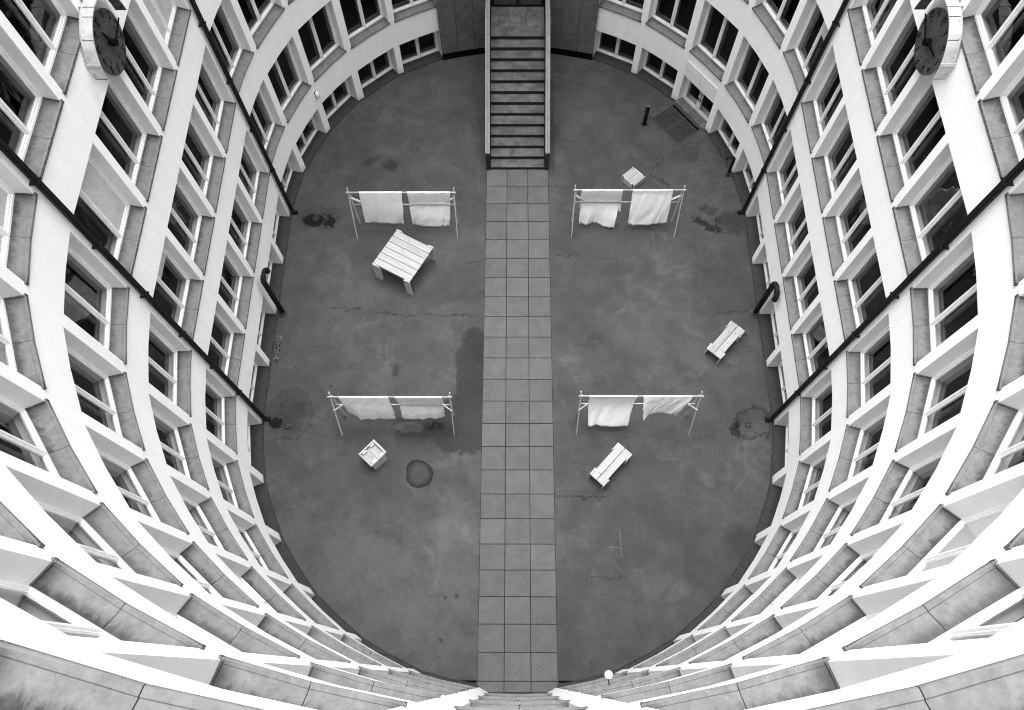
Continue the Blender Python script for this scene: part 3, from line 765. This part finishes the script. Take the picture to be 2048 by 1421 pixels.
# ---------------------------------------------------------------- clocks
DIG = {'0': [[(.2, 0), (0, .35), (0, 1.2), (.2, 1.6), (.6, 1.6), (.8, 1.2), (.8, .35), (.6, 0), (.2, 0)]], '1': [[(.1, 1.25), (.4, 1.6), (.4, 0)]],
       '2': [[(0, 1.25), (.2, 1.6), (.6, 1.6), (.8, 1.25), (.6, .85), (0, 0), (.85, 0)]], '3': [[(0, 1.45), (.3, 1.6), (.7, 1.45), (.7, 1.05), (.35, .85), (.75, .65), (.8, .25), (.45, 0), (0, .15)]],
       '4': [[(.6, 0), (.6, 1.6), (0, .5), (.9, .5)]], '5': [[(.8, 1.6), (.15, 1.6), (.08, .95), (.5, 1.0), (.82, .6), (.6, .1), (.25, 0), (0, .15)]],
       '6': [[(.7, 1.6), (.2, 1.1), (0, .5), (.2, 0), (.6, 0), (.8, .4), (.55, .8), (.1, .65)]], '7': [[(0, 1.6), (.85, 1.6), (.3, 0)], [(.25, .8), (.7, .8)]],
       '8': [[(.4, .85), (.05, 1.15), (.2, 1.55), (.6, 1.55), (.75, 1.15), (.4, .85), (0, .45), (.2, 0), (.6, 0), (.8, .45), (.4, .85)]],
       '9': [[(.75, 1.0), (.4, .8), (.05, 1.1), (.2, 1.55), (.6, 1.6), (.8, 1.2), (.7, .5), (.2, 0)]]}
DIAL = plain('dial_enamel', .056, .5, .3, .35, 5)
k = NT('rusty_white_enamel'); v = k.mix(k.mr(k.noise(13, 6, .75), .64, .70), k.mul(k.mr(k.noise(5, 6, .7), .3, .7, .36, .52), k.mr(k.noise(22, 4, .7), .3, .7, .92, 1.05)), .05)
HOODM = k.done(v, .6, .3)
k = NT('bare_hood_inside'); HOODI = k.done(k.mr(k.noise(9, 6, .75), .3, .7, .015, .10), .8, .3)
def stroke(bm, pts, wd, x):
    for a, b_ in zip(pts[:-1], pts[1:]): beam(bm, (x, *a), (x, *b_), wd, .006, (1, 0, 0))
def clock(sx, minute, hour, label, yc=11.90, zc=12.37):
    # local frame: +x points into the court, y follows the wall so that a viewer sees right = +y*flip
    C = thing('wall_clock', label, 'clock', (sx * 8.493, yc, zc), 0, 'big round clocks high on the facing walls')
    ix = -sx; fl = -sx      # into-court direction; reader's right along world y
    rd, Rh = .64, .935
    bm = bmesh.new(); n = 64; f = []; bk = []
    for i in range(n):
        a = math.tau * i / n; f.append(bm.verts.new((ix * .165, rd * math.cos(a), rd * math.sin(a)))); bk.append(bm.verts.new((ix * .135, rd * math.cos(a), rd * math.sin(a))))
    bm.faces.new(f); bm.faces.new(bk[::-1])
    for i in range(n): bm.faces.new([f[i], f[(i + 1) % n], bk[(i + 1) % n], bk[i]])
    obj('dial', bm, DIAL, C)
    bm = bmesh.new(); tube(bm, [(0, 0, 0), (ix * .135, 0, 0)], .30, 32); obj('mounting_drum', bm, DARKM, C)
    for h in range(1, 13):
        a = math.pi / 2 - math.tau * h / 12; txt = str(h); bm = bmesh.new(); sz = .092; tw = len(txt) * .95 * sz
        cx, cz = .535 * math.cos(a), .535 * math.sin(a); x0 = cx - tw / 2; 
        for ch in txt:
            for st in DIG[ch]:
                pp = [(x0 + (p[0] + p[1] * .22 - .12) * sz, cz + (p[1] - .8) * sz) for p in st]
                stroke(bm, [(fl * u, v_) for u, v_ in pp], .013, ix * .170)
            x0 += (.62 if ch == '1' else .95) * sz
        obj('numeral', bm, BLACK, C)
        bm = bmesh.new(); tube(bm, [(ix * .166, fl * .40 * math.cos(a), .40 * math.sin(a)), (ix * .172, fl * .40 * math.cos(a), .40 * math.sin(a))], .014, 10); obj('minute_dot', bm, BLACK, C)
    am = math.pi / 2 - math.tau * minute / 60; ah = math.pi / 2 - math.tau * hour / 12
    for nm, a, ln, wd, x in (('minute_hand', am, .57, .036, .275), ('hour_hand', ah, .40, .062, .215)):
        bm = bmesh.new(); d = Vector((0, fl * math.cos(a), math.sin(a))); s_ = Vector((0, -d.z, d.y)); vs = []
        for xx in (x - .012, x + .012):
            for t2, w2 in ((0, 1), (ln, .55)):
                for sg in (-1, 1): vs.append(bm.verts.new(Vector((ix * xx, 0, 0)) + d * t2 + s_ * sg * wd * w2 / 2))
        for q_ in ((0, 1, 3, 2), (4, 6, 7, 5), (0, 4, 5, 1), (2, 3, 7, 6), (0, 2, 6, 4), (1, 5, 7, 3)): bm.faces.new([vs[i] for i in q_])
        obj(nm, bm, BLACK, C)
    bm = bmesh.new(); tube(bm, [(ix * .16, 0, 0), (ix * .30, 0, 0)], .075, 24); obj('hub', bm, BLACK, C)
    # semicircular weather hood: open below
    bm = bmesh.new(); n = 48; xa, xb = ix * .075, ix * .30
    def rg_(r_, x): return [bm.verts.new((x, r_ * math.cos(math.pi * i / n), r_ * math.sin(math.pi * i / n) - .03)) for i in range(n + 1)]
    o1, o2, i1, i2 = rg_(Rh, xa), rg_(Rh, xb), rg_(Rh - .022, xa), rg_(Rh - .022, xb)
    for i in range(n):
        bm.faces.new([o1[i], o1[i + 1], o2[i + 1], o2[i]]).material_index = 0
        bm.faces.new([i1[i], i2[i], i2[i + 1], i1[i + 1]]).material_index = 1
        bm.faces.new([o2[i], o2[i + 1], i2[i + 1], i2[i]]).material_index = 0; bm.faces.new([o1[i], i1[i], i1[i + 1], o1[i + 1]]).material_index = 0
    bm.faces.new([o1[0], o2[0], i2[0], i1[0]]); bm.faces.new([o1[n], i1[n], i2[n], o2[n]])
    hd = obj('weather_hood', bm, [HOODM, HOODI], C)
    # flange at the wall side, ribs and brackets
    bm = bmesh.new(); fl1 = []
    for i in range(n + 1):
        a = math.pi * i / n; fl1.append([bm.verts.new((x, r_ * math.cos(a), r_ * math.sin(a) - .03)) for x, r_ in ((ix * .045, Rh + .004), (ix * .075, Rh + .016), (ix * .085, Rh + .004))])
    for i in range(n):
        for j in (0, 1): bm.faces.new([fl1[i][j], fl1[i + 1][j], fl1[i + 1][j + 1], fl1[i][j + 1]])
    obj('flange', bm, HOODM, hd)
    for ad in (20, 90, 160):
        a = R(ad); bm = bmesh.new(); d = Vector((0, math.cos(a), math.sin(a))); c0 = d * (Rh + .012) + Vector((0, 0, -.03))
        beam(bm, c0 + Vector((ix * .0, 0, 0)), c0 + Vector((ix * .31, 0, 0)), .06, .02, (d.x, d.y, d.z)); obj('strap', bm, HOODM, hd)
    for ad in (0, 48, 75, 105, 132, 180):
        a = R(ad); bm = bmesh.new(); d = Vector((0, math.cos(a), math.sin(a))); c0 = d * (Rh + .002) + Vector((0, 0, -.03))
        beam(bm, c0 + Vector((ix * .05, 0, 0)), c0 + Vector((ix * .30, 0, 0)), .010, .008, (d.x, d.y, d.z)); obj('seam', bm, DARKM, hd)
    for i in range(9):
        a = R(8 + i * 20.5); d = Vector((0, math.cos(a), math.sin(a))); c0 = d * (Rh + .004) + Vector((ix * .11, 0, -.03)); bm = bmesh.new()
        tube(bm, [c0, c0 + d * .008], .008, 8); obj('rivet', bm, DARKM, hd)
clock(-1, 13.2, 11.35, 'large dark dial wall clock under a curved white hood on the left wall')
clock(1, 49, 2.75, 'large dark dial wall clock under a curved white hood on the right wall')

# ---------------------------------------------------------------- pine furniture
def plank(name, a, b_, mat, par, bev=.006):
    bm = bmesh.new(); box(bm, a, b_); bevel_all(bm, bev); return obj(name, bm, mat, par)
# table, local x from corner L to corner B side
def basis(P, Q):
    d = Vector((Q[0] - P[0], Q[1] - P[1], 0)); return d.length, math.atan2(d.y, d.x)
TB = thing('wooden_table', 'square pale pine table with six planks and board legs below the upper left drying rack', 'table', (-4.008, 13.618, 0), math.atan2(12.59 - 13.33, -3.715 + 5.05))
hw, ht = .765, .95
for i in range(6):
    y0 = -hw + .0 + i * (2 * hw) / 6; plank('plank', (-hw + random.uniform(0, .012), y0 + .008, ht - .045), (hw - random.uniform(0, .012), y0 + 2 * hw / 6 - .008, ht - random.uniform(0, .006)), WOOD, TB)
for sx in (-1, 1):
    for sy in (-1, 1):
        bm = bmesh.new(); x0, x1 = sorted((sx * hw, sx * (hw - .20))); y0, y1 = sorted((sy * (hw + .002), sy * (hw + .047)))
        box(bm, (x0, y0, 0), (x1, y1, ht)); 
        x0, x1 = sorted((sx * (hw - .202), sx * (hw - .245))); box(bm, (x0, sy * (hw + .047) if sy < 0 else hw - .06, 0), (x1, -hw + .06 if sy < 0 else hw + .047, ht - .05))
        bm2 = bm; obj('leg', bm2, WOODZ, TB)
for sy in (-1, 1): plank('rail', (-hw + .05, min(sy * (hw - .03), sy * (hw - .07)), ht - .17), (hw - .05, max(sy * (hw - .03), sy * (hw - .07)), ht - .05), WOOD, TB)

def bench(L4, label):
    (lx, ly), (tx, ty), (rx, ry), (bx_, by_) = L4; cx = (lx + tx + rx + bx_) / 4; cy = (ly + ty + ry + by_) / 4
    a = math.atan2(ty - ly, tx - lx); L_ = math.hypot(tx - lx, ty - ly) / 2; hb = .465
    t_ = thing('wooden_bench', label, 'bench', (cx, cy, 0), a, 'low pine benches of two planks')
    for sy in (-1, 1):
        y0, y1 = sorted((sy * .009, sy * .245)); plank('plank', (-L_, y0, hb - .045), (L_, y1, hb), WOOD, t_)
    for i, (sx, sy) in enumerate(((-1, -1), (-1, 1), (1, -1), (1, 1))):
        ins = 0 if (sx < 0 or (sx > 0 and sy > 0)) else .0
        x0, x1 = sorted((sx * (L_ - ins), sx * (L_ - .24 - ins))); y0, y1 = sorted((sy * .249, sy * .292)); plank('leg', (x0, y0, 0), (x1, y1, hb - (.002 if i % 2 else .012)), WOODZ, t_)
        x0, x1 = sorted((sx * (L_ - .245), sx * (L_ - .285))); y0, y1 = sorted((sy * .12, sy * .31)); plank('cleat', (x0, y0, 0 if sx > 0 else .1), (x1, y1, hb - .05 if sy > 0 else hb - .047), WOODZ, t_)
    for sx in (-1, 1):
        x0, x1 = sorted((sx * (L_ - .05), sx * (L_ - .09))); plank('cross_rail', (x0, -.245, hb - .16), (x1, .245, hb - .048), WOODZ, t_)
bench(((2.275, 5.97), (3.235, 7.00), (3.665, 6.59), (2.70, 5.61)), 'low pine bench in front of the lower right drying rack')
bench(((6.385, 10.30), (7.33, 11.345), (7.765, 10.95), (6.84, 9.92)), 'low pine bench standing near the right wall and its vent pipe')

# box stool (upper right) and open crate stool (lower left)
SB = thing('wooden_stool', 'low square pine stool behind the upper right drying rack', 'stool', (4.365, 17.42, 0), R(42.5))
a_ = .27
for sy in (-1, 1):
    y0, y1 = sorted((sy * .004, sy * a_)); plank('plank', (-a_, y0, .29), (a_, y1, .33), WOOD, SB)
for sx in (-1, 1): plank('side_board', (min(sx * (a_ + .001), sx * (a_ + .04)), -a_ + .05, .02), (max(sx * (a_ + .001), sx * (a_ + .04)), a_ - .05, .325), WOODZ, SB); 
for sy in (-1, 1): plank('side_board', (-a_ + .05, min(sy * (a_ + .001), sy * (a_ + .04)), .02), (a_ - .05, max(sy * (a_ + .001), sy * (a_ + .04)), .315), WOOD, SB)
for sx in (-1, 1):
    for sy in (-1, 1):
        x0, x1 = sorted((sx * (a_ - .048), sx * (a_ + .035))); y0, y1 = sorted((sy * (a_ + .002), sy * (a_ + .04))); plank('leg', (x0, y0, 0), (x1, y1, .335), WOODZ, SB)
CR = thing('wooden_crate', 'open topped square pine box stool beside the lower left drying rack', 'stool', (-4.60, 6.60, 0), R(-43))
a_ = .30; hc = .66
for sx in (-1, 1):
    x0, x1 = sorted((sx * a_, sx * (a_ - .045)))
    if sx > 0:
        plank('side_board', (x0, -a_, .0), (x1, -.004, hc - .02), WOODZ, CR); plank('side_board', (x0, .004, .0), (x1, a_ - .05, hc - .02), WOODZ, CR)
    else:
        plank('side_board', (x0, -a_, .0), (x1, -.004, hc - .02), WOODZ, CR); plank('side_board', (x0, .004, .0), (x1, a_ - .05, hc - .02), WOODZ, CR)
plank('edge_board', (-a_, a_ - .045, hc - .14), (a_, a_ + .02, hc), WOOD, CR); plank('edge_board', (-a_, -a_ - .045, hc - .14), (a_, -a_ - .002, hc), WOOD, CR)
for i in (0, 1): plank('plank', (-a_ + .05, -a_ + i * .275 + .003, hc - .20), (a_ - .05, -a_ + (i + 1) * .275 - .003, hc - .16), WOOD, CR)
for sx in (-1, 1):
    for sy in (-1, 1): x0, x1 = sorted((sx * (a_ - .05), sx * (a_ - .12))); y0, y1 = sorted((sy * (a_ - .06), sy * (a_ - .22))); plank('corner_block', (x0, y0, hc - .158), (x1, y1, hc - .05), WOODZ, CR)

# ---------------------------------------------------------------- drying racks
def rack(x0, x1, yf, tall_right, label, brace_up):
    """x0/x1 outer ends, yf the y of the front feet; tall_right: the end with the plain flat frame"""
    t_ = thing('drying_rack', label, 'drying rack', (x0, yf, 0), 0, 'pale wooden drying racks in two rows')
    L_ = x1 - x0; yr, zr = .60, 2.10
    for i, x in enumerate((0, L_)):
        sg = 1 if i == 0 else -1
        xf = x + sg * .02
        bm = bmesh.new(); beam(bm, (xf, 0, 0), (xf, .665, 2.24), .028, .062, (0, 1, 0)); obj('front_leg', bm, WOODZ, t_)
        bm = bmesh.new(); beam(bm, (xf + sg * .036, .66, 0), (xf + sg * .036, .62, 2.06), .066, .030, (0, 1, 0)); obj('rear_leg', bm, WOODZ, t_)
        bm = bmesh.new()
        if brace_up: beam(bm, (xf - sg * .02, .36, 1.36), (xf + sg * .42, .66, 1.42), .03, .09)
        else: beam(bm, (xf - sg * .0, .60, 1.78), (xf + sg * .36, .64, 1.40), .03, .08, (0, 1, 0))
        obj('brace', bm, WOODZ, t_)
    bm = bmesh.new(); beam(bm, (-.05, yr - .035, zr), (L_ + .05, yr - .035, zr), .036, .062); obj('top_rail', bm, WOOD, t_)
    bm = bmesh.new(); beam(bm, (.04, yr - .02, 1.36), (L_ - .04, yr - .02, 1.36), .030, .055); obj('lower_rail', bm, WOOD, t_)
    return t_
LB = {1: 'upper left', 2: 'upper right', 3: 'lower left', 4: 'lower right'}
rack(-5.89, -2.18, 14.87, True, 'pale wooden drying rack above the square pine table', False)
rack(1.97, 5.77, 14.97, False, 'pale wooden drying rack in front of the small square stool', False)
rack(-5.79, -2.06, 7.38, True, 'pale wooden drying rack beside the open pine crate and the wet patch', True)
rack(1.92, 5.65, 7.42, False, 'pale wooden drying rack whose right sheet billows in the wind', True)

def sheet(xa, xb, yf, layers, label, seed, front_of_rail):
    """cloth over the top rail; layers: list of bottom edges [(x,y,z)...]; one connected fabric goes over the rail"""
    yr, zr = yf + .565, 2.135
    rnd_ = random.Random(seed); bm = bmesh.new(); NU = 48; rows = []
    def edge(pts, u):
        s_ = u * (len(pts) - 1); i = min(int(s_), len(pts) - 2); f_ = s_ - i; f_ = f_ * f_ * (3 - 2 * f_) * .6 + f_ * .4
        return Vector(pts[i]).lerp(Vector(pts[i + 1]), f_)
    def column_layer(pts, side, NVv, amp):
        out = []
        for j in range(NVv + 1):
            v_ = j / NVv; row = []
            for i in range(NU + 1):
                u = i / NU; top = Vector((xa + (xb - xa) * u, yr + side * .022, zr)); bot = edge(pts, u)
                p = top.lerp(bot, v_)
                # the fabric falls steeply first, then drifts towards the camera
                sagy = (bot.y - top.y) * ((v_ ** 1.6 if not front_of_rail else v_ ** 1.0) - v_) - (.03 * math.sin(math.pi * v_) if front_of_rail else 0)
                p.y += sagy
                if not front_of_rail and abs(p.z - 1.36) < .8:
                    q_ = 1 - abs(p.z - 1.36) / .8; q_ = q_ * q_ * (3 - 2 * q_); p.y += (yr + .048 - p.y) * q_ * (.85 if p.z < 1.36 else 1) if side < 0 else .05 * q_
                env = v_ ** .6
                nz = noise.noise(Vector((u * 6.5 + seed * 3.1 + v_ * 1.6, v_ * .9, seed))) * .062 + noise.noise(Vector((u * 17 + v_ * 4 + seed, v_ * 2.4, seed + 5))) * .028 + noise.noise(Vector((u * 40 + v_ * 9, v_ * 6, seed + 9))) * .010
                
                if not front_of_rail and side < 0 and abs(p.z - 1.36) < .15: nz = abs(nz) * .5
                p.y += nz * env * amp
                p.x += noise.noise(Vector((v_ * 3.0, seed + u * 2, 3))) * .03 * env
                if j == NVv: p.z += noise.noise(Vector((u * 14, seed, 1))) * .03
                row.append(p)
            out.append(row)
        return out
    fr_l = column_layer(layers[0], -1, 26, 1.0)
    bk_l = column_layer(layers[1], 1, 26, .8)
    allrows = fr_l[::-1] + [[Vector((p.x, yr, zr + .018)) for p in fr_l[0]]] + bk_l
    vs = [[bm.verts.new(p) for p in row] for row in allrows]
    for j in range(len(vs) - 1):
        for i in range(NU): bm.faces.new([vs[j][i], vs[j][i + 1], vs[j + 1][i + 1], vs[j + 1][i]])
    me = mesh('hanging_sheet', bm, CLOTH, True)
    o = link('hanging_sheet', me); md = o.modifiers.new('thickness', 'SOLIDIFY'); md.thickness = .006 * S
    tag(o, label, 'sheet', 'white sheets hung over the drying racks')
y1, y2, y3, y4 = 14.87, 14.97, 7.38, 7.42
sheet(-5.48, -4.00, y1, [[(-5.55, 15.43, .55), (-4.89, 15.38, .52), (-4.16, 15.42, .55)], [(-5.57, 15.36, .33), (-4.91, 15.34, .33), (-4.15, 15.30, .33)]], 'white sheet, left one on the rack above the square pine table', 1, True)
sheet(-3.82, -2.32, y1, [[(-3.86, 15.39, .15), (-3.35, 15.30, .15), (-2.78, 15.30, .15), (-2.51, 15.36, .15)], [(-3.83, 15.42, .42), (-3.3, 15.38, .42), (-2.46, 15.36, .45)]], 'white sheet, right one on the rack above the square pine table', 2, False)
sheet(2.22, 3.64, y2, [[(2.26, 15.41, .14), (2.54, 15.39, .14), (2.83, 15.48, .17), (3.15, 15.32, .12), (3.54, 15.27, .12)], [(2.2, 15.62, .9), (2.9, 15.62, .9), (3.72, 15.55, .75)]], 'white sheet with wavy hem, left one on the rack by the small stool', 3, False)
sheet(3.98, 5.36, y2, [[(4.15, 15.56, .95), (4.84, 15.55, .93), (5.45, 15.56, .95)], [(4.02, 15.31, .35), (4.25, 15.24, .33), (5.0, 15.30, .35), (5.44, 15.32, .38)]], 'white sheet with a lighter double hem, right one on the rack by the small stool', 4, True)
sheet(-5.50, -3.98, y3, [[(-5.46, 7.93, .80), (-4.85, 7.86, .78), (-3.94, 7.86, .80)], [(-5.42, 7.96, .62), (-5.10, 7.76, .5), (-4.51, 7.76, .5), (-3.96, 7.78, .5)]], 'white sheet, left one on the rack beside the open pine crate', 5, True)
sheet(-3.78, -2.33, y3, [[(-3.73, 7.83, .25), (-3.17, 7.84, .25), (-2.64, 7.86, .25), (-2.38, 7.93, .25)], [(-3.7, 7.9, .6), (-3.1, 7.9, .6), (-2.35, 7.95, .62)]], 'white sheet, right one on the rack beside the open pine crate', 6, False)
sheet(2.20, 3.68, y4, [[(2.24, 7.90, .92), (2.94, 7.93, .90), (3.61, 7.90, .92)], [(2.28, 7.54, .4), (2.55, 7.60, .42), (2.97, 7.54, .4), (3.57, 7.57, .4)]], 'white sheet hanging long beside the billowing one above a pine bench', 7, False)
sheet(3.85, 5.36, y4, [[(3.96, 7.80, 1.25), (4.60, 7.90, 1.24), (5.27, 7.92, 1.22)], [(4.02, 7.60, .86), (4.13, 7.74, .91), (4.32, 7.84, .94), (4.6, 7.86, .92), (4.88, 7.84, .86), (5.10, 7.80, .78)]], 'white sheet lifted by the wind into a curved hem, shorter than its neighbour', 8, True)

# ---------------------------------------------------------------- bring survey units to metres
done = set()
for o in list(bpy.data.objects):
    if o.type == 'MESH' and o.data.name not in done:
        done.add(o.data.name); o.data.transform(Matrix.Scale(S, 4))
    if o.type in ('MESH', 'EMPTY'): o.location = o.location * S
